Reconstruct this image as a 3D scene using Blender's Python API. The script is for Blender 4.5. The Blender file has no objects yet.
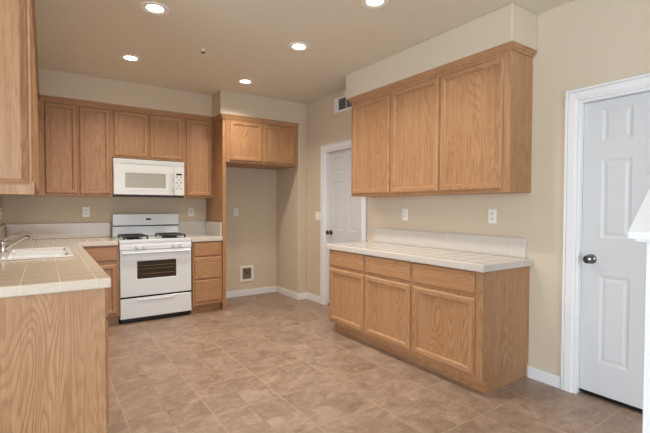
import bpy, bmesh, math, random
from mathutils import Vector, Matrix
random.seed(7)
S = bpy.context.scene
COL = S.collection

# ------------------------------------------------------------------ camera
def make_camera():
    yaw, pit, rol = map(math.radians, (34.337, -1.363, -0.17))
    s, c = math.sin(yaw), math.cos(yaw)
    F = Vector((s, c, 0)); R = Vector((c, -s, 0)); Z = Vector((0, 0, 1))
    Fp = F * math.cos(pit) + Z * math.sin(pit); U = Z * math.cos(pit) - F * math.sin(pit)
    Rr = R * math.cos(rol) - U * math.sin(rol); Uu = U * math.cos(rol) + R * math.sin(rol)
    cam = bpy.data.cameras.new('camera'); o = bpy.data.objects.new('camera', cam); COL.objects.link(o)
    m = Matrix((Rr, Uu, -Fp)).transposed().to_4x4(); m.translation = Vector((0, 0, 1.281))
    o.matrix_world = m
    cam.sensor_fit = 'HORIZONTAL'; cam.sensor_width = 36; cam.lens = 36 * 409.7 / 650
    cam.clip_start = .02
    S.camera = o
make_camera()

# ------------------------------------------------------------------ world, daylight, exposure
W = bpy.data.worlds.new('world'); S.world = W; W.use_nodes = True
bg = W.node_tree.nodes['Background']
bg.inputs[0].default_value = (.75, .86, 1, 1); bg.inputs[1].default_value = 1.0

def area(name, loc, direction, sx, sy, power, color):
    l = bpy.data.lights.new(name, 'AREA'); l.shape = 'RECTANGLE'; l.size = sx; l.size_y = sy
    l.energy = power; l.color = color
    o = bpy.data.objects.new(name, l); COL.objects.link(o); o.location = loc
    o.rotation_euler = Vector(direction).to_track_quat('-Z', 'Y').to_euler()
    return o
area('daylight_rear_window', (.5, -2.93, 1.15), (0, 1, 0), 3.2, 1.9, 78, (.84, 1.0, 1.17))
area('daylight_side_window', (-3.43, -.1, 1.4), (1, .1, 0), 3.2, 1.6, 124, (.84, 1.0, 1.17))
LAMP_W = 8.3
S.view_settings.view_transform = 'Standard'; S.view_settings.look = 'None'
S.view_settings.exposure = 0.22; S.view_settings.gamma = 1; S.view_settings.use_curve_mapping = False

# ------------------------------------------------------------------ materials
def srgb(r, g, b):
    f = lambda v: (v / 255 / 12.92) if v / 255 <= .04045 else ((v / 255 + .055) / 1.055) ** 2.4
    return (f(r), f(g), f(b), 1)
class NT:
    def __init__(s, name):
        s.m = bpy.data.materials.new(name); s.m.use_nodes = True; s.t = s.m.node_tree
        s.b = s.t.nodes['Principled BSDF']
    def n(s, typ, **kw):
        o = s.t.nodes.new(typ)
        for k, v in kw.items(): setattr(o, k, v)
        return o
    def l(s, a, b): s.t.links.new(a, b)
    def M(s, op, *a, clamp=False):
        o = s.n('ShaderNodeMath', operation=op); o.use_clamp = clamp
        for i, v in enumerate(a):
            if isinstance(v, (int, float)): o.inputs[i].default_value = v
            else: s.l(v, o.inputs[i])
        return o.outputs[0]
    def V(s, op, a, b):
        o = s.n('ShaderNodeVectorMath', operation=op)
        for i, v in enumerate((a, b)):
            if isinstance(v, tuple): o.inputs[i].default_value = v
            else: s.l(v, o.inputs[i])
        return o.outputs[0]
    def noise(s, vec, scale, detail=2, rough=.5, dist=0, color=False):
        o = s.n('ShaderNodeTexNoise'); o.inputs['Scale'].default_value = scale; o.inputs['Detail'].default_value = detail
        o.inputs['Roughness'].default_value = rough; o.inputs['Distortion'].default_value = dist
        if vec is not None: s.l(vec, o.inputs['Vector'])
        return o.outputs['Color' if color else 'Fac']
    def mix(s, fac, a, b, mode='MIX'):
        o = s.n('ShaderNodeMix', data_type='RGBA', blend_type=mode)
        for i, v in ((0, fac), (6, a), (7, b)):
            if isinstance(v, (tuple, int, float)): o.inputs[i].default_value = v
            else: s.l(v, o.inputs[i])
        return o.outputs[2]
    def ramp(s, v, *stops):
        o = s.n('ShaderNodeValToRGB'); e = o.color_ramp.elements
        e[0].position, e[0].color = stops[0]; e[1].position, e[1].color = stops[-1]
        for p, c in stops[1:-1]: x = e.new(p); x.color = c
        s.l(v, o.inputs[0]); return o.outputs[0]
    def bump(s, h, strength, dist=.002):
        o = s.n('ShaderNodeBump'); o.inputs['Strength'].default_value = strength; o.inputs['Distance'].default_value = dist
        s.l(h, o.inputs['Height']); s.l(o.outputs[0], s.b.inputs['Normal'])
def setb(b, color=None, rough=None, metal=None, spec=None, emit=None, estr=None, coat=None):
    if color is not None: b.inputs['Base Color'].default_value = color
    if rough is not None: b.inputs['Roughness'].default_value = rough
    if metal is not None: b.inputs['Metallic'].default_value = metal
    if spec is not None: b.inputs['Specular IOR Level'].default_value = spec
    if coat is not None: b.inputs['Coat Weight'].default_value = coat
    if emit is not None: b.inputs['Emission Color'].default_value = emit; b.inputs['Emission Strength'].default_value = estr

def plain(name, color, rough=.5, metal=0, bump=0, bscale=300, vary=.03):
    k = NT(name); setb(k.b, color, rough, metal)
    tc = k.n('ShaderNodeTexCoord').outputs['Object']
    nz = k.noise(tc, 6, 3)
    dk = tuple(c * (1 - vary * 2) for c in color[:3]) + (1,); lt = tuple(min(1, c * (1 + vary)) for c in color[:3]) + (1,)
    k.l(k.mix(nz, dk, lt), k.b.inputs['Base Color'])
    if bump: k.bump(k.noise(tc, bscale, 2), bump, .001)
    return k.m

def oak(name, axis, tone=.95):
    k = NT(name)
    tc = k.n('ShaderNodeTexCoord').outputs['Object']
    oi = k.n('ShaderNodeObjectInfo').outputs['Random']
    off = k.n('ShaderNodeCombineXYZ')
    k.l(k.M('MULTIPLY', oi, 37.0), off.inputs[0]); k.l(k.M('MULTIPLY', oi, 91.0), off.inputs[1]); k.l(k.M('MULTIPLY', oi, 53.0), off.inputs[2])
    def sc(across, along):
        v = [across] * 3; v['XYZ'.index(axis)] = along
        return k.V('ADD', k.V('MULTIPLY', tc, tuple(v)), off.outputs[0])
    big = k.noise(sc(6.5, .8), 1, 1.6, .45, .3)
    rings = k.M('SINE', k.M('MULTIPLY', big, 165.0))
    rings = k.M('MULTIPLY_ADD', rings, .5, .5)
    rings = k.M('POWER', rings, 2.2)
    streak = k.noise(sc(70, 2.0), 1, 3, .6)
    pores = k.noise(sc(260, 9), 1, 2, .6)
    tonal = k.noise(sc(7, .35), 1, 2)
    def t(r, g, b): c = srgb(r, g, b); return (c[0] * tone, c[1] * tone, c[2] * tone, 1)
    base = k.mix(tonal, t(199, 156, 115), t(182, 139, 100))
    clus = k.M('MULTIPLY_ADD', k.noise(sc(5, .6), 1, 1), 1.15, -.17, clamp=True)
    c1 = k.mix(k.M('MULTIPLY', rings, clus), base, t(152, 104, 66))
    st = k.M('MULTIPLY', k.M('SUBTRACT', streak, .42, clamp=True), 2.6, clamp=True)
    c2 = k.mix(st, c1, t(166, 116, 76))
    pr = k.M('MULTIPLY', k.M('SUBTRACT', pores, .56, clamp=True), 3.2, clamp=True)
    c3 = k.mix(pr, c2, t(140, 88, 52))
    k.l(c3, k.b.inputs['Base Color'])
    setb(k.b, rough=.42, spec=.45)
    k.bump(pores, .12, .0006)
    return k.m

def tile_mask(k, pitch, origin, width, axes, soft=.4):
    """1 on grout lines; axis lines are skipped on faces that look along that axis."""
    geo = k.n('ShaderNodeNewGeometry')
    P = k.n('ShaderNodeSeparateXYZ'); k.l(geo.outputs['Position'], P.inputs[0])
    N = k.n('ShaderNodeSeparateXYZ'); k.l(geo.outputs['True Normal'], N.inputs[0])
    out = None; cells = []
    for a in axes:
        i = 'XYZ'.index(a)
        q = k.M('DIVIDE', k.M('SUBTRACT', P.outputs[i], origin[i]), pitch)
        cells.append(k.M('FLOOR', k.M('ADD', q, .5)))
        d = k.M('MULTIPLY', k.M('ABSOLUTE', k.M('SUBTRACT', k.M('FRACT', k.M('ADD', q, .5)), .5)), pitch)  # distance to nearest line
        fr = k.M('FRACT', q)
        d = k.M('MULTIPLY', k.M('MINIMUM', fr, k.M('SUBTRACT', 1.0, fr)), pitch)
        m = k.M('SUBTRACT', 1.0, k.M('DIVIDE', k.M('SUBTRACT', d, width * .5), width * soft), clamp=True)
        facing = k.M('LESS_THAN', k.M('ABSOLUTE', N.outputs[i]), .6)
        m = k.M('MULTIPLY', m, facing)
        out = m if out is None else k.M('MAXIMUM', out, m)
    return out, geo.outputs['Position'], cells

def floor_mat():
    k = NT('floor_tile')
    m, P, _ = tile_mask(k, .457, (.386, 1.06, 0), .005, 'XY')
    m2, _, _ = tile_mask(k, .2285, (.386, 1.06, 0), .003, 'XY')
    geo = k.n('ShaderNodeNewGeometry').outputs['Position']
    q = k.V('DIVIDE', k.V('SUBTRACT', geo, (.386, 1.06, 0)), (.2285, .2285, 1))
    fl = k.n('ShaderNodeVectorMath', operation='FLOOR'); k.l(q, fl.inputs[0])
    wn = k.n('ShaderNodeTexWhiteNoise'); k.l(fl.outputs[0], wn.inputs['Vector'])
    warp = k.V('ADD', geo, k.V('MULTIPLY', wn.outputs['Color'], (7, 7, 7)))
    n1 = k.noise(warp, 5.5, 6, .62, .9)
    n2 = k.noise(k.V('MULTIPLY', warp, (1, 2.6, 1)), 13, 5, .65, 1.2)
    base = k.ramp(n1, (.28, srgb(130, 106, 90)), (.5, srgb(154, 130, 112)), (.74, srgb(178, 155, 138)))
    base = k.mix(k.M('MULTIPLY', k.M('SUBTRACT', n2, .5, clamp=True), 2.6, clamp=True), base, srgb(188, 165, 147))
    dark = k.M('MULTIPLY', k.M('SUBTRACT', .46, n2, clamp=True), 2.0, clamp=True)
    base = k.mix(dark, base, srgb(126, 96, 78))
    tint = k.M('MULTIPLY_ADD', wn.outputs['Value'], .10, .95)
    cb = k.n('ShaderNodeCombineXYZ'); [k.l(tint, cb.inputs[i]) for i in range(3)]
    base = k.mix(1.0, base, cb.outputs[0], 'MULTIPLY')
    c = k.mix(k.M('MULTIPLY', m2, .6), base, srgb(132, 104, 86))
    c = k.mix(k.M('MULTIPLY', m, .6), c, srgb(190, 166, 140))
    k.l(c, k.b.inputs['Base Color'])
    k.l(k.M('MULTIPLY_ADD', n1, .22, .30), k.b.inputs['Roughness'])
    hgt = k.M('SUBTRACT', n1, k.M('MULTIPLY', k.M('MAXIMUM', m, m2), .8))
    k.bump(hgt, .25, .002)
    return k.m

def counter_mat(name, origin, c0=(207, 199, 190), c1=(215, 208, 199), g=(228, 221, 211)):
    k = NT(name)
    m, P, _ = tile_mask(k, .1545, origin, .0026, 'XY', .6)
    nz = k.noise(P, 14, 4, .6)
    base = k.mix(nz, srgb(*c0), srgb(*c1))
    c = k.mix(k.M('MULTIPLY', m, .25), base, srgb(*g))
    k.l(c, k.b.inputs['Base Color'])
    k.l(k.M('MULTIPLY_ADD', m, .3, .13), k.b.inputs['Roughness'])
    k.bump(k.M('SUBTRACT', k.M('MULTIPLY', k.noise(P, 9, 2), .35), m), .08, .002)
    return k.m

def wall_mat(name, col):
    k = NT(name); tc = k.n('ShaderNodeNewGeometry').outputs['Position']
    k.l(k.mix(k.noise(tc, 1.5, 2), tuple(c * .98 for c in col[:3]) + (1,), col), k.b.inputs['Base Color'])
    setb(k.b, rough=.75, spec=.25); k.bump(k.noise(tc, 75, 3, .55), .32, .0025)
    return k.m

def emis(name, col, st):
    k = NT(name); setb(k.b, (1, 1, 1, 1), .4, emit=col, estr=st); return k.m
def glassm(name):
    k = NT(name); setb(k.b, (1, 1, 1, 1), 0.0); k.b.inputs['Transmission Weight'].default_value = 1; k.b.inputs['IOR'].default_value = 1.02; return k.m

WALL = wall_mat('wall_paint', srgb(214, 199, 176))
CEIL = wall_mat('ceiling_paint', srgb(226, 218, 200))
FLOOR = floor_mat()
OX, OY, OZ = oak('oak_grain_x', 'X'), oak('oak_grain_y', 'Y'), oak('oak_grain_z', 'Z')
TILE_R = counter_mat('counter_tile', (2.389, 1.643, 0)); TILE_L = counter_mat('shaded_counter_tile', (.055, 2.335, 0), (208, 192, 171), (216, 200, 180), (228, 215, 196))  # left copy of the same tile, its warm shade put into the colour
TILE_S = counter_mat('shaded_backsplash_tile', (.055, 2.335, 0), (198, 178, 152), (206, 186, 160), (214, 197, 174))  # backsplash copy of that tile, shaded warmer still by colour
WHITE = plain('white_trim_paint', srgb(236, 236, 236), .38, vary=.01)
DOORW = plain('white_door_paint', srgb(210, 211, 212), .42, vary=.01, bump=.08, bscale=140)
ENAMEL = plain('white_enamel', srgb(226, 231, 235), .18, vary=.008)
CREAM = plain('cream_plastic', srgb(228, 231, 230), .3, vary=.01)
PLATE = plain('outlet_plastic', srgb(240, 238, 230), .3, vary=.01)
IRON = plain('black_iron', srgb(22, 22, 22), .45, vary=.1)
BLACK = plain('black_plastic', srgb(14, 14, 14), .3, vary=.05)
DGREY = plain('dark_grey_vent', srgb(70, 66, 62), .6, vary=.1)
CHROME = plain('chrome', srgb(215, 215, 218), .12, 1, vary=.02)
NICKEL = plain('dark_nickel', srgb(120, 118, 118), .18, 1, vary=.05)
OVENG = plain('oven_glass', srgb(60, 48, 38), .08, vary=.1)
RACK = plain('oven_rack_metal', srgb(120, 106, 88), .35, .5)
MWG = plain('microwave_window_mesh', srgb(172, 168, 158), .25, vary=.04)
GREYB = plain('button_grey', srgb(150, 148, 142), .5)
PORC = plain('white_porcelain', srgb(244, 244, 243), .1, vary=.005)
LENS = emis('lamp_lens', (1, .93, .8, 1), 14)
TRIMW = plain('lamp_trim_white', srgb(240, 236, 228), .4, vary=.01)
LOUV = plain('vent_louvre_grey', srgb(128, 124, 118), .5)
RECESS = plain('recess_tan', srgb(122, 106, 88), .7)
GAP = plain('gap_dark', srgb(10, 9, 8), .9)
GLASS = glassm('window_glass')

# ------------------------------------------------------------------ mesh helpers
def root_loc(o):
    while o.parent: o = o.parent
    return o.location.copy()
def link(name, bm, mats, parent=None, loc=None, bevel=0, smooth=False, seg=2):
    """vertices are written in room coordinates and shifted to the thing's origin"""
    if parent: L = root_loc(parent)
    else: L = Vector(loc) if loc is not None else Vector((0, 0, 0))
    bmesh.ops.translate(bm, verts=bm.verts, vec=-L)
    bmesh.ops.recalc_face_normals(bm, faces=bm.faces)
    me = bpy.data.meshes.new(name); bm.to_mesh(me); bm.free()
    for m in (mats if isinstance(mats, (list, tuple)) else [mats]): me.materials.append(m)
    if smooth:
        for p in me.polygons: p.use_smooth = True
    o = bpy.data.objects.new(name, me); COL.objects.link(o)
    if parent: o.parent = parent
    else: o.location = L
    if bevel:
        b = o.modifiers.new('bevel', 'BEVEL'); b.width = bevel; b.segments = seg; b.limit_method = 'ANGLE'; b.angle_limit = math.radians(40)
    if smooth == 'auto':
        e = o.modifiers.new('split', 'EDGE_SPLIT'); e.split_angle = math.radians(35)
    return o
def tag(o, label=None, cat=None, group=None, kind=None):
    if label: o['label'] = label
    if cat: o['category'] = cat
    if group: o['group'] = group
    if kind: o['kind'] = kind
    return o
def thing(name, label, cat, loc, group=None):
    o = bpy.data.objects.new(name, None); COL.objects.link(o); o.location = loc; o.empty_display_size = .1
    return tag(o, label, cat, group)
def box(bm, x0, x1, y0, y1, z0, z1, mi=0):
    vs = [bm.verts.new(p) for p in ((x0, y0, z0), (x1, y0, z0), (x1, y1, z0), (x0, y1, z0), (x0, y0, z1), (x1, y0, z1), (x1, y1, z1), (x0, y1, z1))]
    for f in ((0, 3, 2, 1), (4, 5, 6, 7), (0, 1, 5, 4), (1, 2, 6, 5), (2, 3, 7, 6), (3, 0, 4, 7)):
        bm.faces.new([vs[i] for i in f]).material_index = mi
def B(*boxes):
    bm = bmesh.new()
    for b in boxes: box(bm, *b)
    return bm
def tube(bm, pts, r, seg=10, cap=True):
    pts = [Vector(p) for p in pts]; rings = []
    rr = r if isinstance(r, (list, tuple)) else [r] * len(pts)
    for i, p in enumerate(pts):
        d = (pts[min(i + 1, len(pts) - 1)] - pts[max(i - 1, 0)]).normalized()
        a = d.cross(Vector((0, 0, 1)));
        if a.length < .05: a = d.cross(Vector((1, 0, 0)))
        a.normalize(); b = d.cross(a)
        rings.append([bm.verts.new(p + (a * math.cos(t) + b * math.sin(t)) * rr[i]) for t in [2 * math.pi * j / seg for j in range(seg)]])
    for i in range(len(rings) - 1):
        for j in range(seg):
            bm.faces.new((rings[i][j], rings[i][(j + 1) % seg], rings[i + 1][(j + 1) % seg], rings[i + 1][j]))
    if cap: bm.faces.new(rings[0]); bm.faces.new(rings[-1][::-1])
def lathe(bm, c, axis, prof, seg=28, mi=None):
    """prof: (radius, distance along axis) pairs"""
    ax = Vector(axis).normalized(); a = ax.cross(Vector((0, 0, 1)))
    if a.length < .05: a = Vector((1, 0, 0))
    a.normalize(); b = ax.cross(a); c = Vector(c); rings = []
    for r, h in prof:
        if r < 1e-5: rings.append([bm.verts.new(c + ax * h)])
        else: rings.append([bm.verts.new(c + ax * h + (a * math.cos(t) + b * math.sin(t)) * r) for t in [2 * math.pi * j / seg for j in range(seg)]])
    for i in range(len(rings) - 1):
        p, q = rings[i], rings[i + 1]
        for j in range(seg):
            k = (j + 1) % seg
            if len(p) == 1 and len(q) == 1: continue
            if len(p) == 1: f = bm.faces.new((p[0], q[k], q[j]))
            elif len(q) == 1: f = bm.faces.new((p[j], p[k], q[0]))
            else: f = bm.faces.new((p[j], p[k], q[k], q[j]))
            if mi: f.material_index = mi[i]
def grid_slab(plane, us, vs, keep, a, b):
    """slab on a grid with holes. plane 'XY'/'XZ'/'YZ'; a,b the extent along the third axis"""
    bm = bmesh.new(); V = {}
    ax = {'XY': (0, 1, 2), 'XZ': (0, 2, 1), 'YZ': (1, 2, 0)}[plane]
    def v(i, j, s):
        if (i, j, s) not in V:
            p = [0, 0, 0]; p[ax[0]] = us[i]; p[ax[1]] = vs[j]; p[ax[2]] = (a, b)[s]; V[i, j, s] = bm.verts.new(p)
        return V[i, j, s]
    nu, nv = len(us) - 1, len(vs) - 1
    K = lambda i, j: 0 <= i < nu and 0 <= j < nv and keep(.5 * (us[i] + us[i + 1]), .5 * (vs[j] + vs[j + 1]))
    for i in range(nu):
        for j in range(nv):
            if not K(i, j): continue
            for s in (0, 1): bm.faces.new((v(i, j, s), v(i + 1, j, s), v(i + 1, j + 1, s), v(i, j + 1, s)))
            for (di, dj, e) in ((-1, 0, ((i, j), (i, j + 1))), (1, 0, ((i + 1, j), (i + 1, j + 1))), (0, -1, ((i, j), (i + 1, j))), (0, 1, ((i, j + 1), (i + 1, j + 1)))):
                if not K(i + di, j + dj):
                    (p, q) = e; bm.faces.new((v(*p, 0), v(*q, 0), v(*q, 1), v(*p, 1)))
    return bm
def holes(rects): return lambda u, v: not any(r[0] < u < r[1] and r[2] < v < r[3] for r in rects)
def nested(bm, O, u, n, w, h, loops, close_back=True, u0=0, v0=0, mats=None, cap=True, cap_mat=0):
    """rectangular rings: loops = (inset, depth along n); side strips material 0, top and bottom strips 1"""
    O = Vector(O); u = Vector(u); n = Vector(n); Z = Vector((0, 0, 1)); R = []
    for ins, d in loops:
        R.append([bm.verts.new(O + u * (u0 + x) + Z * (v0 + y) + n * d) for x, y in ((ins, ins), (w - ins, ins), (w - ins, h - ins), (ins, h - ins))])
    for i in range(len(R) - 1):
        for j in range(4):
            f = bm.faces.new((R[i][j], R[i][(j + 1) % 4], R[i + 1][(j + 1) % 4], R[i + 1][j])); f.material_index = 1 if j in (0, 2) and mats else 0
    if close_back: bm.faces.new(R[0][::-1])
    if cap: bm.faces.new(R[-1]).material_index = cap_mat
    return R

# ------------------------------------------------------------------ setting
CZ = 2.693; XR = 3.0; YB = 5.485; XL = -.367
LAMPS = [(.664, 3.13), (1.884, 2.16), (1.864, 3.145), (1.885, 4.36), (.69, 4.30)]
hs = .060
us = sorted({-3.5, 3.3, *[x + s * hs for x, y in LAMPS for s in (-1, 1)]}); vs = sorted({-3.0, YB, *[y + s * hs for x, y in LAMPS for s in (-1, 1)]})
st = lambda o, lab, cat: tag(o, lab, cat, kind='structure')
st(link('ceiling', grid_slab('XY', us, vs, holes([(x - hs, x + hs, y - hs, y + hs) for x, y in LAMPS]), CZ, CZ + .12), CEIL), 'warm beige ceiling with recessed lights', 'ceiling')
st(link('floor', B((-3.6, 3.4, -3.1, 5.6, -.1, 0)), FLOOR), 'mottled tan tile floor with pale grout lines', 'floor')
DN = (.632, 1.342, 0, 2.005); DF = (3.63, 4.39, 0, 2.0)      # door openings (y0, y1, z0, z1)
st(link('wall_right', grid_slab('YZ', sorted({-3.0, YB, DN[0], DN[1], DF[0], DF[1]}), [0, 2.0, 2.005, CZ], holes([DN, DF]), XR, XR + .13), WALL), 'long beige wall with two white doors and the oak cabinets', 'wall')
st(link('wall_light_blocker', B((3.3, 3.36, -3, 5.6, 0, CZ), (XR + .13, 3.3, 5.485, 5.56, 0, CZ), (XR + .13, 3.3, -3.06, -3.0, 0, CZ)), WALL), 'unseen wall added behind the white doors to block outside light', 'wall')  # unseen walls added to keep world light from leaking under the doors
st(link('wall_back', B((-3.5, XR, YB, YB + .1, 0, CZ)), WALL), 'beige back wall behind the range', 'wall')
st(link('wall_left', B((XL - .12, XL, 2.45, YB, 0, CZ)), WALL), 'beige left kitchen wall behind the sink counter', 'wall')
st(link('wall_alcove', B((2.861, XR, 4.834, YB, 0, CZ)), WALL, bevel=.008), 'beige wall return on the right of the refrigerator alcove', 'wall')
WL = (-1.7, 1.5, .6, 2.2); WR = (-1.1, 2.1, .05, 2.1)
st(link('wall_far_left', grid_slab('YZ', [-3.0, WL[0], WL[1], YB], [0, WL[2], WL[3], CZ], holes([WL]), -3.6, -3.5), WALL), 'beige side wall of the dining area with a window', 'wall')
st(link('wall_rear', grid_slab('XZ', [-3.6, WR[0], WR[1], 3.4], [0, WR[2], WR[3], CZ], holes([WR]), -3.1, -3.0), WALL), 'beige rear wall with sliding glass door opening', 'wall')
w1 = st(link('window_1', B((-3.58, -3.52, WL[0], WL[0] + .05, WL[2], WL[3]), (-3.58, -3.52, WL[1] - .05, WL[1], WL[2], WL[3]), (-3.58, -3.52, WL[0], WL[1], WL[2], WL[2] + .05), (-3.58, -3.52, WL[0], WL[1], WL[3] - .05, WL[3]), (-3.58, -3.52, -.125, -.075, WL[2], WL[3])), WHITE), 'white framed side window', 'window')
link('pane', B((-3.553, -3.547, WL[0], WL[1], WL[2], WL[3])), GLASS, w1)
w2 = st(link('window_2', B((WR[0], WR[0] + .05, -3.08, -3.02, WR[2], WR[3]), (WR[1] - .05, WR[1], -3.08, -3.02, WR[2], WR[3]), (WR[0], WR[1], -3.08, -3.02, WR[2], WR[2] + .05), (WR[0], WR[1], -3.08, -3.02, WR[3] - .05, WR[3]), (.47, .53, -3.08, -3.02, WR[2], WR[3])), WHITE), 'white framed sliding glass door', 'window')
link('pane', B((WR[0], WR[1], -3.053, -3.047, WR[2], WR[3])), GLASS, w2)
# soffits
st(link('wall_soffit_right', B((2.675, XR, 1.632, 3.535, 2.4325, CZ)), WALL, bevel=.01), 'beige soffit box above the right wall cabinets', 'soffit')
st(link('wall_soffit_back', B((XL, 1.765, 5.115, YB, 2.418, CZ)), WALL, bevel=.008), 'beige soffit above the cabinets around the microwave', 'soffit')
st(link('wall_soffit_alcove', B((1.765, 2.861, 4.834, YB, 2.408, CZ)), WALL), 'beige soffit above the refrigerator cabinet', 'soffit')
st(link('wall_soffit_left', B((XL, -.105, 2.53, 5.115, 2.418, CZ)), WALL), 'beige soffit above the left wall cabinets', 'soffit')
# baseboards
bh = .088
st(link('baseboard_right', B((XR - .014, XR, 1.424, 1.662, 0, bh), (XR - .014, XR, 4.468, 4.82, 0, bh), (XR - .014, XR, -3, .548, 0, bh)), WHITE, bevel=.004), 'white baseboard along the right wall', 'baseboard')
st(link('baseboard_alcove', B((2.847, 2.861, 4.820, YB - .014, 0, bh), (2.861, XR, 4.820, 4.834, 0, bh)), WHITE, bevel=.004), 'white baseboard around the alcove corner', 'baseboard')
st(link('baseboard_back', B((1.838, 2.861, YB - .014, YB, 0, bh)), WHITE, bevel=.004), 'white baseboard at the back of the alcove', 'baseboard')

# ------------------------------------------------------------------ interior doors
def casing(name, lab, y0, y1, z1, w=.078):
    bm = bmesh.new(); x = XR
    for (d0, d1, t) in ((0, w, .010), (.012, w - .018, .017), (w - .016, w, .021)):
        box(bm, x - t, x, y1 + d0, y1 + d1, 0, z1 + d1); box(bm, x - t, x, y0 - d1, y0 - d0, 0, z1 + d1)
        box(bm, x - t, x, y0 - d0, y1 + d0, z1 + d0, z1 + d1)
    for a, b in ((y1 - .018, y1), (y0, y0 + .018)): box(bm, x - .004, x + .13, a, b, 0, z1)
    box(bm, x - .004, x + .13, y0 + .018, y1 - .018, z1 - .018, z1)
    return st(link(name, bm, WHITE, bevel=.003), lab, 'door trim')
casing('trim_1', 'white door casing by the near right door', DN[0], DN[1], DN[3])
casing('trim_2', 'white door casing around the far door', DF[0], DF[1], DF[3])
def six_panel(name, lab, y0, y1, z0, z1, xf, rowz, knob_y, knob_z, kmat):
    """slab facing -X with six raised panels; u runs from y1 towards y0"""
    w = y1 - y0; st_ = .110; pw = (w - st_ * 3 + .01) / 2 - .002
    cols = [(st_, st_ + pw), (w - st_ - pw, w - st_)]
    us_ = [0, cols[0][0], cols[0][1], cols[1][0], cols[1][1], w]
    vs_ = [z0] + [z for r in rowz for z in r] + [z1]; vs_.sort()
    bm = bmesh.new(); n = Vector((-1, 0, 0))
    P = lambda u, v, d=0: bm.verts.new((xf - d, y1 - u, v))
    for i in range(5):
        for j in range(len(vs_) - 1):
            if i in (1, 3) and j % 2 == 1:
                nested(bm, (xf, y1 - us_[i], vs_[j]), (0, -1, 0), n, us_[i + 1] - us_[i], vs_[j + 1] - vs_[j],
                       [(0, 0), (.006, -.003), (.016, -.006), (.022, -.006), (.038, -.002)], close_back=False)
            else: bm.faces.new((P(us_[i], vs_[j]), P(us_[i + 1], vs_[j]), P(us_[i + 1], vs_[j + 1]), P(us_[i], vs_[j + 1])))
    bmesh.ops.remove_doubles(bm, verts=bm.verts, dist=1e-5)
    box(bm, xf + .0101, xf + .035, y0, y1, z0, z1)
    for a in ((y0, y0 + .002), (y1 - .002, y1)): box(bm, xf + .0002, xf + .0101, a[0], a[1], z0, z1)
    box(bm, xf + .0002, xf + .0101, y0, y1, z0, z0 + .002)
    d = st(link(name, bm, DOORW), lab, 'door')
    k = bmesh.new()
    lathe(k, (xf, knob_y, knob_z), (-1, 0, 0), [(0, 0), (.033, 0), (.033, .005), (.028, .009), (.012, .012), (.011, .03), (.018, .036), (.027, .046), (.029, .056), (.025, .066), (.014, .071), (0, .072)], 24)
    link('door_gap_shade', B((xf - .004, xf - .0005, y0, y1, z0 - .015, z0 + .003)), BLACK, d)  # black strip added to darken the gap under the door
    link('door_knob', k, kmat, d, smooth='auto')
    return d
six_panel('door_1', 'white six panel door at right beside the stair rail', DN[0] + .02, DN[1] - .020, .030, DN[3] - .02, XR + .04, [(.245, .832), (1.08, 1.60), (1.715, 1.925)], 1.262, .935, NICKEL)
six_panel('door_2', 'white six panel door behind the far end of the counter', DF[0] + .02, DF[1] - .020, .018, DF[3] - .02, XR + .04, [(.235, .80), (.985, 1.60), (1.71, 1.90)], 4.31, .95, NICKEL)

# ------------------------------------------------------------------ oak cabinet pieces
DT = .019
def oak_door(parent, name, O, u, n, w, h, label=None, flat=False):
    """framed oak door (or slab drawer front) with a recessed panel as sub-part"""
    rail = OX if abs(u[0]) > .5 else OY
    if flat:
        bm = bmesh.new(); nested(bm, O, u, n, w, h, [(0, 0), (0, DT - .006), (.006, DT - .001), (.010, DT)])
        o = link(name, bm, rail, parent)
    else:
        s = .052
        bm = bmesh.new(); R = nested(bm, O, u, n, w, h, [(0, 0), (0, DT - .011), (.004, DT - .006), (.011, DT - .0), (s - .013, DT), (s - .010, DT - .004), (s - .006, DT - .004), (s, DT - .013)], mats=True, cap=False)
        o = link(name, bm, [OZ, rail], parent)
        pb = bmesh.new(); O2 = Vector(O)
        nested(pb, O, u, n, w - 2 * s + .004, h - 2 * s + .004, [(0, .002), (0, DT - .013), (.004, DT - .0135)], u0=s - .002, v0=s - .002)
        link('panel', pb, OZ, o)
    return o

def cab_body_x(parent, y0, y1, xf, xw, z0, z1, toe, end=False):
    """carcass whose front looks along -X or +X (xf front, xw wall)"""
    s = 1 if xw > xf else -1
    a, b = sorted((xf, xw)); bm = bmesh.new()
    box(bm, a, b, y0, y1, z0, z1)
    if z0 < .2:
        a, b = sorted((xf + s * toe, xw))
        link('toe_kick', B((a, b, y0 + (.016 if end else 0), y1, 0, z0 - .0005)), OY, parent)
    return link('body', bm, OZ, parent, bevel=.0015)
def cab_body_y(parent, x0, x1, yf, yw, z0, z1, toe=.07):
    bm = bmesh.new(); box(bm, x0, x1, yf, yw, z0, z1)
    if z0 < .2: link('toe_kick', B((x0, x1, yf + toe, yw, 0, z0 - .0005)), OX, parent)
    return link('body', bm, OZ, parent, bevel=.0015)
# right base cabinets: fronts look along -X
G = 'oak base cabinets on the right wall'
XF = 2.419; ZB = .847
# (y0, y1, door y0, door y1)
for (y0, y1, d0, d1, lab) in (
        (1.663, 2.299, 1.716, 2.284, 'oak base cabinet nearest the camera under the right counter, its end panel showing'),
        (2.300, 2.884, 2.313, 2.870, 'middle oak base cabinet of three under the right counter'),
        (2.885, 3.463, 2.896, 3.437, 'oak base cabinet at the far end of the right counter, beside the far white door')):
    t = thing('base_cabinet', lab, 'cabinet', ((XF + XR) / 2, (y0 + y1) / 2, 0), G)
    cab_body_x(t, y0, y1, XF, XR - .001, .1, ZB, .07, end=y0 < 1.7)
    oak_door(t, 'drawer', (XF, d1, .686), (0, -1, 0), (-1, 0, 0), d1 - d0, .152, flat=True)
    oak_door(t, 'door', (XF, d1, .125), (0, -1, 0), (-1, 0, 0), d1 - d0, .532)
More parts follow.
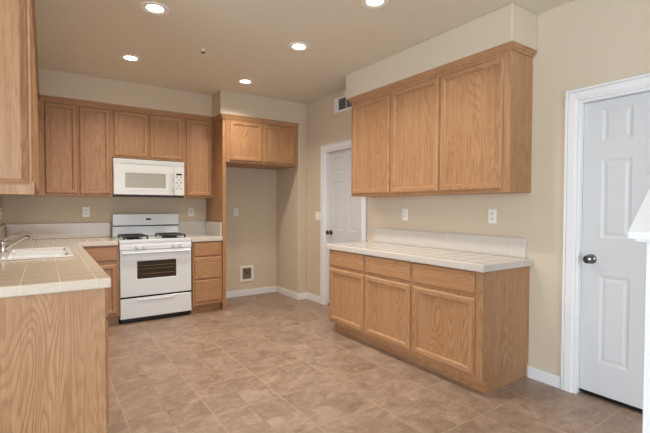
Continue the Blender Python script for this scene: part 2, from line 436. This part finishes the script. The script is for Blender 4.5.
# countertop on the right
t = thing('countertop', 'white tiled countertop on the right wall base cabinets', 'countertop', (2.69, 2.55, ZB))
link('counter_slab', B((2.385, XR - .001, 1.635, 3.49, ZB, .899)), TILE_R, t, bevel=.007, seg=3)
link('backsplash', B((XR - .02, XR - .001, 1.690, 3.424, .899, 1.048)), TILE_R, t, bevel=.004)
# right wall cabinets
G = 'oak wall cabinets on the right wall'
XU = 2.712; UB = 1.39; UT = 2.40
for (y0, y1, d0, d1, lab) in (
        (1.662, 2.285, 1.712, 2.270, 'wide oak wall cabinet nearest the camera, above the right counter, with its side showing'),
        (2.286, 2.864, 2.291, 2.851, 'middle oak wall cabinet of three above the right counter'),
        (2.865, 3.474, 2.880, 3.445, 'oak wall cabinet at the far end of the right row, beside the vent grille')):
    t = thing('wall_cabinet', lab, 'cabinet', ((XU + XR) / 2, (y0 + y1) / 2, UB), G)
    cab_body_x(t, y0, y1, XU, XR - .001, UB, UT, 0)
    oak_door(t, 'door', (XU, d1, UB + .022), (0, -1, 0), (-1, 0, 0), d1 - d0, .945)
def crown(name, lab, path, z0, z1, closed=False):
    """moulding swept along an XY path; profile steps outwards to the right of the path direction"""
    prof = [(0, z0), (.006, z0), (.010, z0 + .012), (.018, z0 + .45 * (z1 - z0)), (.025, z1 - .011), (.030, z1 - .010), (.030, z1), (0, z1)]
    bm = bmesh.new(); P = [Vector((p[0], p[1], 0)) for p in path]; rings = []
    for i, p in enumerate(P):
        d0 = (P[i] - P[i - 1]).normalized() if i else None; d1 = (P[i + 1] - P[i]).normalized() if i < len(P) - 1 else None
        nn = [Vector((d.y, -d.x, 0)) for d in (d0, d1) if d is not None]
        m = sum(nn, Vector()).normalized(); k = 1 / max(.3, m.dot(nn[0]))
        rings.append([bm.verts.new(p + m * k * o + Vector((0, 0, z))) for o, z in prof])
    for i in range(len(rings) - 1):
        for j in range(len(prof)):
            k = (j + 1) % len(prof); bm.faces.new((rings[i][j], rings[i + 1][j], rings[i + 1][k], rings[i][k]))
    bm.faces.new(rings[0]); bm.faces.new(rings[-1][::-1])
    c = P[0]
    return tag(link(name, bm, OX if abs((P[1] - P[0]).x) > abs((P[1] - P[0]).y) else OY, loc=(path[0][0], path[0][1], z0)), lab, 'moulding', 'oak crown mouldings')
crown('crown_moulding', 'oak crown moulding along the top of the right wall cabinets', [(XR - .002, 1.660), (XU, 1.660), (XU, 3.478), (XR - .002, 3.478)][::-1], 2.388, 2.432)

# ---- back wall
YF = 4.87; YU = 5.175
G = 'oak base cabinets beside the range'
t = thing('base_cabinet', 'narrow oak base cabinet left of the white range, one drawer above one door', 'cabinet', (.45, 5.17, 0), G)
cab_body_y(t, .262, .648, YF, YB - .001, .1, .862)
oak_door(t, 'drawer', (.335, YF, .70), (1, 0, 0), (0, -1, 0), .292, .145, flat=True)
oak_door(t, 'door', (.335, YF, .125), (1, 0, 0), (0, -1, 0), .292, .535)
t = thing('base_cabinet', 'narrow oak drawer cabinet right of the white range', 'cabinet', (1.61, 5.17, 0), G)
cab_body_y(t, 1.432, 1.795, YF, YB - .001, .1, .862)
for z, h in ((.690, .158), (.415, .255), (.142, .255)): oak_door(t, 'drawer', (1.455, YF, z), (1, 0, 0), (0, -1, 0), .32, h, flat=True)
t = thing('countertop', 'short white tiled countertop between the range and the tall oak panel', 'countertop', (1.61, 5.17, .862))
link('counter_slab', B((1.418, 1.795, YF - .028, YB - .001, .862, .914)), TILE_R, t, bevel=.006, seg=3)
link('backsplash', B((1.418, 1.795, YB - .02, YB - .001, .914, 1.085), (1.777, 1.795, YF + .0, YB - .021, .914, 1.085)), TILE_R, t, bevel=.004)
# tall panel left of the alcove
tag(link('refrigerator_side_panel', B((1.797, 1.838, YF - .02, YB - .001, 0, 2.349)), OZ, loc=(1.82, 5.17, 0), bevel=.002), 'tall oak panel between the drawer cabinet and the refrigerator alcove', 'cabinet panel')
# back wall cabinets
def upper_y(lab, group, x0, x1, yf, z0, z1, doors, dz0=.022, dz1=.03):
    t = thing('wall_cabinet', lab, 'cabinet', ((x0 + x1) / 2, (yf + YB) / 2, z0), group)
    cab_body_y(t, x0, x1, yf, YB - .001, z0, z1)
    for a, b in doors: oak_door(t, 'door', (a, yf, z0 + dz0), (1, 0, 0), (0, -1, 0), b - a, z1 - z0 - dz0 - dz1)
G = 'oak wall cabinets around the microwave'
upper_y('oak wall cabinet with two tall doors left of the microwave', G, -.06, .632, YU, UB, UT, [(.004, .296), (.312, .612)], dz1=.04)
upper_y('short oak wall cabinet directly above the microwave', G, .633, 1.425, YU, 1.832, UT, [(.648, 1.012), (1.028, 1.398)], .018, .04)
upper_y('narrow oak wall cabinet with one tall door right of the microwave', G, 1.426, 1.796, YU, UB, UT, [(1.448, 1.772)], dz1=.04)
t = upper_y('short wide oak cabinet above the refrigerator alcove', 'oak cabinet over the alcove', 1.839, 2.859, 4.842, 1.828, 2.372, [(1.885, 2.318), (2.334, 2.800)], .024, .03)
crown('crown_moulding', 'oak crown moulding over the cabinets around the microwave', [(-.034, YU), (1.762, YU)], 2.372, 2.418)
crown('crown_moulding', 'oak crown moulding over the refrigerator cabinet', [(1.797, YU - .001), (1.797, 4.842), (2.858, 4.842)], 2.350, 2.407)
# ---- left wall cabinets
XLU = -.065
G = 'oak wall cabinets on the left wall'
for (y0, y1, lab) in ((2.52, 3.35, 'oak wall cabinet at the left edge nearest the camera, with a framed end panel'),
                      (3.351, 4.25, 'oak wall cabinet above the sink, behind the near left cabinet'),
                      (4.251, 5.174, 'oak wall cabinet in the left back corner')):
    t = thing('wall_cabinet', lab, 'cabinet', ((XL + XLU) / 2, (y0 + y1) / 2, UB), G)
    cab_body_x(t, y0, y1, XLU, XL + .001, UB, UT, 0)
    m = (y0 + y1) / 2
    for a, b in ((y0 + .02, m - .006), (m + .006, y1 - .02)):
        oak_door(t, 'door', (XLU, a, UB + .022), (0, 1, 0), (1, 0, 0), b - a, .945)
    if y0 < 2.6:
        link('end_board', B((XL + .001, -.043, y0 - .016, y0 - .001, 1.337, UT)), OZ, t, bevel=.002)
        ye = y0 - .016; w = -.068 - XL - .002
        e = bmesh.new()
        nested(e, (XL + .002, ye, 1.386), (1, 0, 0), (0, -1, 0), w, UT - 1.386, [(0, 0), (0, .006), (.006, .010), (.026, .024), (.030, .024)], mats=True, cap=False)
        ep = link('end_panel', e, [OZ, OX], t)
        p2 = bmesh.new(); nested(p2, (XL + .002, ye, 1.386), (1, 0, 0), (0, -1, 0), w - .06, UT - 1.386 - .06, [(0, .001), (0, .024)], u0=.03, v0=.03)
        link('panel', p2, OZ, ep)
        m_ = bmesh.new(); lathe(m_, (-.0555, ye + .001, 1.40), (0, 0, 1), [(0, 0), (.006, .004), (.0095, .018), (.0095, .999)], 14)
        link('corner_moulding', m_, OZ, t, smooth='auto')
crown('crown_moulding', 'oak crown moulding over the left wall cabinets', [(XLU, 2.53), (XLU, 5.14)], 2.372, 2.418)
# ---- left base run, fronts look along +X
XLF = .249; YE = 2.375
G = 'oak base cabinets under the sink counter'
for (y0, y1, n_, lab) in ((YE, 3.10, 1, 'oak base cabinet with the big plain end panel facing the camera, left foreground'),
                      (3.101, 4.10, 2, 'oak sink base cabinet behind the left end panel'),
                      (4.101, 4.868, 1, 'oak base cabinet in the corner left of the range')):
    t = thing('base_cabinet', lab, 'cabinet', ((XL + XLF) / 2, (y0 + y1) / 2, 0), G)
    s = bmesh.new()
    top = .70 if n_ == 2 else .862
    box(s, XL + .001, XLF, y0, y1, .1, top); box(s, XL + .001, XLF - .06, y0, y1, 0, .1)
    if n_ == 2:
        link('front_rail', B((XLF - .02, XLF, y0, y1, top + .0005, .862)), OY, t)
    if y0 == YE: box(s, XL + .001, XLF, y0 - .012, y0 + .006, 0, .862)
    link('body', s, OZ, t, bevel=.0015)
    a, b = y0 + .03, y1 - .02; w = (b - a) / n_
    for q in range(n_):
        oak_door(t, 'drawer', (XLF, a + q * w + .005, .70), (0, 1, 0), (1, 0, 0), w - .01, .145, flat=True)
        oak_door(t, 'door', (XLF, a + q * w + .005, .125), (0, 1, 0), (1, 0, 0), w - .01, .55)
# L-shaped countertop with sink cut-out
SX0, SX1, SY0, SY1 = -.292, .165, 3.455, 4.215
t = thing('countertop', 'white tiled corner countertop around the sink, left foreground', 'countertop', (0, 3.9, .862))
ctx = [XL + .001, SX0 + .02, SX1 - .02, .277, .640]; cty = [2.345, SY0 + .02, SY1 - .02, YF - .028, YB - .001]
def kp(u, v): return (u < .277 or v > YF - .028) and not (SX0 + .02 < u < SX1 - .02 and SY0 + .02 < v < SY1 - .02)
link('counter_slab', grid_slab('XY', ctx, cty, kp, .862, .914), TILE_L, t, bevel=.008, seg=3)
link('backsplash', B((XL + .021, .640, YB - .02, YB - .001, .914, 1.088), (XL + .001, XL + .02, 2.40, YB - .001, .914, 1.088)), TILE_S, t, bevel=.004)
# sink
t = thing('sink', 'white double basin drop in sink in the corner countertop', 'sink', ((SX0 + SX1) / 2, (SY0 + SY1) / 2, .914))
bm = bmesh.new(); zt = .926; zb = .735
ym = (SY0 + SY1) / 2
r_ = grid_slab('XY', [SX0, SX0 + .075, SX1 - .03, SX1], [SY0, SY0 + .03, ym - .015, ym + .015, SY1 - .03, SY1], lambda u, v: not (SX0 + .075 < u < SX1 - .03 and (SY0 + .03 < v < ym - .015 or ym + .015 < v < SY1 - .03)), .9145, zt)
link('rim', r_, PORC, t, bevel=.005, seg=3)
for a, b in ((SY0 + .03, ym - .015), (ym + .015, SY1 - .03)):
    bm = bmesh.new(); x0, x1 = SX0 + .075, SX1 - .03; T = []
    for ins, z in ((0, zt - .003), (.004, zt - .02), (.02, zb + .03), (.05, zb)):
        T.append([bm.verts.new(p) for p in ((x0 + ins, a + ins, z), (x1 - ins, a + ins, z), (x1 - ins, b - ins, z), (x0 + ins, b - ins, z))])
    for i in range(3):
        for j in range(4): bm.faces.new((T[i][j], T[i][(j + 1) % 4], T[i + 1][(j + 1) % 4], T[i + 1][j]))
    bm.faces.new(T[-1])
    bs = link('basin', bm, PORC, t, bevel=.008, seg=3)
    dr = bmesh.new(); lathe(dr, ((x0 + x1) / 2, (a + b) / 2, zb), (0, 0, 1), [(0, .001), (.03, .001), (.032, .004), (.042, .005), (.044, .001)], 20)
    link('drain', dr, CHROME, bs)
# faucet
fx, fy, fz = -.268, 3.93, .926
t = thing('faucet', 'chrome single lever kitchen faucet behind the sink', 'faucet', (fx, fy, fz))
bm = bmesh.new(); lathe(bm, (fx, fy, fz), (0, 0, 1), [(0, 0), (.032, 0), (.034, .006), (.026, .012), (.024, .03), (.023, .062), (.026, .068), (.024, .082), (.012, .092), (0, .094)], 24)
bm2 = link('faucet_body', bm, CHROME, t, smooth='auto')
bm = bmesh.new(); tube(bm, [(fx + .012, fy, fz + .026), (fx + .05, fy - .008, fz + .056), (fx + .10, fy - .018, fz + .090), (fx + .135, fy - .026, fz + .112), (fx + .155, fy - .030, fz + .118), (fx + .172, fy - .034, fz + .112), (fx + .176, fy - .035, fz + .094)], [.013, .012, .011, .011, .011, .012, .012], 12)
link('spout', bm, CHROME, t, smooth='auto')
bm = bmesh.new(); tube(bm, [(fx, fy, fz + .085), (fx + .02, fy - .004, fz + .102), (fx + .05, fy - .01, fz + .122), (fx + .085, fy - .018, fz + .134), (fx + .098, fy - .02, fz + .134)], [.012, .010, .007, .008, .005], 10)
link('lever_handle', bm, CHROME, t, smooth='auto')

# ------------------------------------------------------------------ range
rx0, rx1 = .652, 1.412; ry = 4.872; yd = 4.838
t = thing('gas_range', 'white gas range with black burner grates under the microwave', 'range', ((rx0 + rx1) / 2, 5.15, 0))
link('body', B((rx0, rx1, ry, 5.44, .05, .872)), ENAMEL, t, bevel=.004)
link('base', B((rx0 + .02, rx1 - .02, ry + .03, 5.42, 0, .05)), BLACK, t)
bm = bmesh.new(); box(bm, rx0 - .004, rx1 + .004, ry - .03, 5.37, .872, .914)
link('cooktop', bm, ENAMEL, t, bevel=.010, seg=3)
# sloping control panel strip
bm = bmesh.new()
pr_ = [(ry - .001, .806), (yd, .806), (yd, .845), (ry - .026, .8725), (ry - .001, .8725)]
for xs in ((rx0, rx1),):
    A = [bm.verts.new((xs[0], y, z)) for y, z in pr_]; C_ = [bm.verts.new((xs[1], y, z)) for y, z in pr_]
    for i in range(len(pr_)): bm.faces.new((A[i], A[(i + 1) % 5], C_[(i + 1) % 5], C_[i]))
    bm.faces.new(A[::-1]); bm.faces.new(C_)
cp = link('control_panel', bm, ENAMEL, t, bevel=.003)
for x in (.823, .897, 1.205, 1.280):
    k = bmesh.new(); lathe(k, (x, yd + .001, .838), (0, -1, .15), [(0, 0), (.022, 0), (.021, .006), (.016, .010), (.014, .024), (0, .026)], 20)
    box(k, x - .003, x + .003, yd - .030, yd - .006, .824, .858)
    link('knob', k, ENAMEL, t, smooth='auto')
# oven door
od = bmesh.new(); ox0, ox1, oz0, oz1 = rx0 + .003, rx1 - .003, .296, .800
wx0, wx1, wz0, wz1 = .824, 1.237, .482, .678
gs = grid_slab('XZ', [ox0, wx0, wx1, ox1], [oz0, wz0, wz1, oz1], holes([(wx0, wx1, wz0, wz1)]), yd, ry - .001)
d = link('oven_door', gs, ENAMEL, t, bevel=.006, seg=3)
link('window', B((wx0 - .002, wx1 + .002, yd + .010, yd + .016, wz0 - .002, wz1 + .002)), OVENG, d)
rk = bmesh.new()
for z in (.535, .59, .625):
    tube(rk, [(wx0 + .02, yd + .0075, z), (wx1 - .02, yd + .0075, z)], .0018, 6)
link('rack', rk, RACK, d)
h = bmesh.new(); tube(h, [(rx0 + .02, yd - .030, .772), (rx1 - .02, yd - .030, .772)], .013, 12)
for x in (rx0 + .05, rx1 - .05): box(h, x - .012, x + .012, yd - .026, yd + .001, .762, .782)
link('handle', h, ENAMEL, d, smooth='auto')
link('gap_shadow_strip', B((rx0 + .006, rx1 - .006, yd + .018, ry - .002, .274, .296)), GAP, t)
dw = link('storage_drawer', B((rx0 + .003, rx1 - .003, yd, ry - .001, .058, .276)), ENAMEL, t, bevel=.006, seg=3)
link('handle', B((.826, 1.215, yd - .009, yd + .001, .243, .257)), ENAMEL, dw, bevel=.004)
# backguard
bk = link('backguard', B((rx0, rx1, 5.395, 5.44, .914, 1.05), (rx0, rx1, 5.375, 5.44, 1.05, 1.188)), ENAMEL, t, bevel=.010, seg=3)
link('lip_shadow_strip', B((rx0 + .004, rx1 - .004, 5.385, 5.396, 1.038, 1.0495)), BLACK, bk)  # black strip painted in as the shadow line under the backguard lip
link('clock_display', B((1.018, 1.075, 5.372, 5.376, 1.112, 1.134)), BLACK, bk)
# burners and grates
for gx in (.825, 1.235):
    g = bmesh.new(); gz = .948; y0, y1 = 4.91, 5.29; w = .12
    for x in (gx - w, gx + w): tube(g, [(x, y0, gz), (x, y1, gz)], .009, 6)
    for y in (y0, (y0 + y1) / 2, y1): tube(g, [(gx - w, y, gz), (gx + w, y, gz)], .009, 6)
    for y in (y0 + .1, y1 - .1):
        for a in range(4):
            an = math.radians(45 + 90 * a); tube(g, [(gx + .03 * math.cos(an), y + .03 * math.sin(an), gz + .004), (gx + .1 * math.cos(an), y + .1 * math.sin(an), gz)], .008, 6)
    for x in (gx - w, gx + w):
        for y in (y0, y1): tube(g, [(x, y, .915), (x, y, gz)], .009, 6)
    link('grate', g, IRON, t)
    for y in (y0 + .1, y1 - .1):
        b = bmesh.new(); lathe(b, (gx, y, .9145), (0, 0, 1), [(0, 0), (.085, 0), (.085, .003), (.05, .004), (.048, .014), (.036, .016), (.036, .024), (0, .026)], 24)
        link('burner', b, IRON, t, smooth='auto')

# ------------------------------------------------------------------ microwave
mx0, mx1, my, mz0, mz1 = .634, 1.408, 5.108, 1.412, 1.818
t = thing('microwave', 'cream over the range microwave below the short oak cabinet', 'microwave', ((mx0 + mx1) / 2, 5.29, mz0))
link('body', B((mx0, mx1, my + .03, YB - .002, mz0, mz1)), CREAM, t, bevel=.004)
link('underside', B((mx0 + .01, mx1 - .01, my + .035, YB - .01, mz0 - .018, mz0 - .0005)), DGREY, t)
vt = bmesh.new(); box(vt, mx0, mx1, my + .006, my + .0295, 1.762, mz1)
v_ = link('vent_grille', vt, CREAM, t, bevel=.004)
sl = bmesh.new()
for i in range(4): box(sl, mx0 + .02, mx1 - .02, my + .003, my + .0062, 1.771 + i * .011, 1.776 + i * .011)
link('slats', sl, GREYB if False else CREAM, v_)
dx1 = 1.287
wx0, wx1, wz0, wz1 = .752, 1.190, 1.492, 1.660
d = link('door', grid_slab('XZ', [mx0 + .001, wx0, wx1, dx1], [mz0 + .002, wz0, wz1, 1.759], holes([(wx0, wx1, wz0, wz1)]), my, my + .0295), CREAM, t, bevel=.004)
link('window', B((wx0 - .002, wx1 + .002, my + .006, my + .012, wz0 - .002, wz1 + .002)), MWG, d)
fr = bmesh.new()
for b_ in ((.705, 1.232, my - .003, my + .001, 1.688, 1.692), (.705, 1.232, my - .003, my + .001, 1.462, 1.466), (.705, .709, my - .003, my + .001, 1.466, 1.688), (1.228, 1.232, my - .003, my + .001, 1.466, 1.688)): box(fr, *b_)
link('window_surround', fr, CREAM, d)
h = bmesh.new(); tube(h, [(1.268, my + .001, 1.462), (1.268, my - .022, 1.475), (1.268, my - .026, 1.58), (1.268, my - .022, 1.680), (1.268, my + .001, 1.694)], .010, 10)
link('handle', h, CREAM, d, smooth='auto')
p_ = link('control_panel', B((dx1 + .002, mx1 - .001, my, my + .0295, mz0 + .002, 1.759)), CREAM, t, bevel=.003)
link('display', B((1.312, 1.378, my - .002, my + .001, 1.655, 1.676)), BLACK, p_)
for r in range(5):
    for c in range(3):
        if r == 0 and c == 1: continue
        z = 1.632 - r * .034
        link('button', B((1.311 + c * .024, 1.327 + c * .024, my - .002, my + .001, z - .008, z + .008)), GREYB if (c + r) % 2 == 0 else CREAM, p_)

# ------------------------------------------------------------------ outlets and switches
def wall_plate(name, lab, cat, loc, u, n, kind, w=.072, h=.116):
    loc = Vector(loc); u = Vector(u); n = Vector(n); Z = Vector((0, 0, 1))
    t = thing(name, lab, cat, loc, 'white electrical wall plates')
    bm = bmesh.new(); nested(bm, loc - u * w / 2 - Z * h / 2, u, n, w, h, [(0, 0), (0, .003), (.004, .006)])
    pl = link('face_plate', bm, PLATE, t)
    if kind == 'outlet':
        for s in (-1, 1):
            bm = bmesh.new(); nested(bm, loc - u * .017 + Z * (s * .020 - .0145), u, n, .034, .029, [(0, .005), (.002, .0078)])
            rc = link('receptacle', bm, CREAM, t)
            bm = bmesh.new()
            for a in (-.007, .006): nested(bm, loc + u * (a - .0015) + Z * (s * .020 - .005), u, n, .003, .011, [(0, .006), (0, .0085)])
            link('slot', bm, BLACK, rc)
    else:
        k = 1 if w < .1 else 2
        for q in range(k):
            o = (q - (k - 1) / 2) * .046
            bm = bmesh.new(); nested(bm, loc + u * (o - .005) - Z * .011, u, n, .010, .022, [(0, .005), (.002, .014)])
            link('toggle', bm, PLATE, t)
    return t
wall_plate('wall_outlet', 'white outlet on the back wall left of the range', 'outlet', (.392, YB, 1.212), (1, 0, 0), (0, -1, 0), 'outlet')
wall_plate('wall_outlet', 'white outlet on the back wall right of the range above the short counter', 'outlet', (1.598, YB, 1.206), (1, 0, 0), (0, -1, 0), 'outlet')
wall_plate('wall_outlet', 'white outlet at the back of the empty refrigerator alcove', 'outlet', (2.225, YB, 1.203), (1, 0, 0), (0, -1, 0), 'outlet')
wall_plate('wall_outlet', 'white outlet above the far half of the right counter backsplash', 'outlet', (XR, 2.96, 1.205), (0, -1, 0), (-1, 0, 0), 'outlet')
wall_plate('wall_outlet', 'white outlet above the near half of the right counter backsplash', 'outlet', (XR, 1.98, 1.208), (0, -1, 0), (-1, 0, 0), 'outlet')
wall_plate('light_switch', 'white light switch plate beside the far door casing', 'switch', (XR, 4.555, 1.155), (0, -1, 0), (-1, 0, 0), 'switch', w=.115)
wall_plate('light_switch', 'white light switch plate on the left wall in the back corner', 'switch', (XL, 5.22, 1.20), (0, 1, 0), (1, 0, 0), 'switch')

# refrigerator water box
t = thing('water_supply_box', 'white framed recessed water box low on the alcove wall', 'supply box', (2.385, YB, .32))
x0, x1, z0, z1 = 2.283, 2.489, .205, .432
link('frame', grid_slab('XZ', [x0, x0 + .035, x1 - .035, x1], [z0, z0 + .035, z1 - .035, z1], holes([(x0 + .035, x1 - .035, z0 + .035, z1 - .035)]), YB - .012, YB - .0002), PLATE, t, bevel=.003)
link('recess', B((x0 + .03, x1 - .03, YB - .003, YB - .0005, z0 + .03, z1 - .03)), RECESS, t)
bm = bmesh.new(); tube(bm, [(2.385, YB - .006, .33), (2.385, YB - .03, .33)], .010, 10); tube(bm, [(2.35, YB - .008, .385), (2.385, YB - .008, .33), (2.42, YB - .008, .345)], .006, 8)
link('valve', bm, NICKEL, t)

# vent register on the right wall
t = thing('vent_register', 'white framed air vent high on the right wall beside the soffit', 'vent', (XR, 3.98, 2.54))
vy0, vy1, vz0, vz1 = 3.77, 4.178, 2.44, 2.622
link('frame', grid_slab('YZ', [vy0, vy0 + .045, vy1 - .085, vy1], [vz0, vz0 + .024, vz1 - .024, vz1], holes([(vy0 + .045, vy1 - .085, vz0 + .024, vz1 - .024)]), XR - .012, XR - .0005), WHITE, t, bevel=.003)
link('duct', B((XR - .003, XR - .0008, vy0 + .04, vy1 - .08, vz0 + .02, vz1 - .02)), BLACK, t)
for i in range(11):
    y = vy0 + .055 + i * .0245
    link('louvre', B((XR - .011, XR - .0035, y, y + .010, vz0 + .024, vz1 - .024)), LOUV, t)
link('divider', B((XR - .013, XR - .0035, 3.925, 3.937, vz0 + .02, vz1 - .02)), WHITE, t)

# ------------------------------------------------------------------ recessed lights and sprinkler
LL = ['recessed ceiling light nearest the top left of the photo', 'recessed ceiling light cut by the top edge, nearest the right soffit', 'recessed ceiling light in the middle of the right row',
      'recessed ceiling light nearest the refrigerator alcove', 'recessed ceiling light above the range side, farthest left']
for (x, y), lab in zip(LAMPS, LL):
    t = thing('recessed_light', lab, 'ceiling light', (x, y, CZ), 'recessed ceiling lights')
    bm = bmesh.new(); lathe(bm, (x, y, CZ), (0, 0, 1), [(.098, -.0005), (.098, -.004), (.094, -.007), (.066, -.006), (.059, -.002), (.0585, .004)], 36)
    link('trim_ring', bm, TRIMW, t, smooth='auto')
    bm = bmesh.new(); lathe(bm, (x, y, CZ), (0, 0, 1), [(.0585, .003), (.056, .03), (.052, .06)], 36)
    link('baffle', bm, TRIMW, t, smooth='auto')
    bm = bmesh.new(); lathe(bm, (x, y, CZ), (0, 0, 1), [(0, .012), (.02, .014), (.036, .022), (.048, .040), (.05, .055), (0, .056)], 28)
    link('bulb', bm, LENS, t, smooth='auto')
    l = bpy.data.lights.new('lamp', 'AREA'); l.shape = 'DISK'; l.size = .11; l.energy = LAMP_W; l.color = (1, .92, .80); l.spread = math.radians(132)
    lo = bpy.data.objects.new('lamp_glow', l); COL.objects.link(lo); lo.parent = t; lo.location = (0, 0, -.008)
t = thing('sprinkler_head', 'small metal fire sprinkler head in the ceiling between the lights', 'sprinkler', (1.186, 3.685, CZ))
bm = bmesh.new(); lathe(bm, (1.186, 3.685, CZ), (0, 0, -1), [(0, 0), (.022, 0), (.022, .003), (.010, .005), (.008, .02), (0, .02)], 18)
link('escutcheon', bm, TRIMW, t)
bm = bmesh.new(); lathe(bm, (1.186, 3.685, CZ - .0205), (0, 0, -1), [(.004, 0), (.004, .010), (.018, .012), (.018, .014), (0, .015)], 14)
link('deflector', bm, NICKEL, t)

# ------------------------------------------------------------------ stair rail half wall at the right edge
t = thing('stair_half_wall', 'white half wall with sloped cap at the right edge of the photo', 'half wall', (1.8, .40, 0))
X0, Y1, Y0, Zc, SL, L = 1.409, .490, .31, 1.196, .83, .80
def sloped(bm, x0, x1, y0, y1, zb, zt, flat=False):
    f = lambda x, z: z + SL * (x - X0)
    vs_ = [bm.verts.new(p) for p in ((x0, y0, f(x0, zb) if not flat else 0), (x1, y0, f(x1, zb) if not flat else 0), (x1, y1, f(x1, zb) if not flat else 0), (x0, y1, f(x0, zb) if not flat else 0),
                                     (x0, y0, f(x0, zt)), (x1, y0, f(x1, zt)), (x1, y1, f(x1, zt)), (x0, y1, f(x0, zt)))]
    for q in ((0, 3, 2, 1), (4, 5, 6, 7), (0, 1, 5, 4), (1, 2, 6, 5), (2, 3, 7, 6), (3, 0, 4, 7)): bm.faces.new([vs_[i] for i in q])
bm = bmesh.new(); sloped(bm, X0, X0 + L, Y0, Y1, Zc - .006, Zc + .014); link('cap', bm, WHITE, t, bevel=.002)
bm = bmesh.new(); sloped(bm, X0 + .014, X0 + L, Y0 + .014, Y1 - .014, Zc - .026, Zc - .0065); link('cap_trim', bm, WHITE, t, bevel=.002)
bm = bmesh.new(); sloped(bm, X0 + .036, X0 + L, Y0 + .034, Y1 - .034, 0, Zc - .027, flat=True); link('wall_core', bm, WHITE, t, bevel=.002)
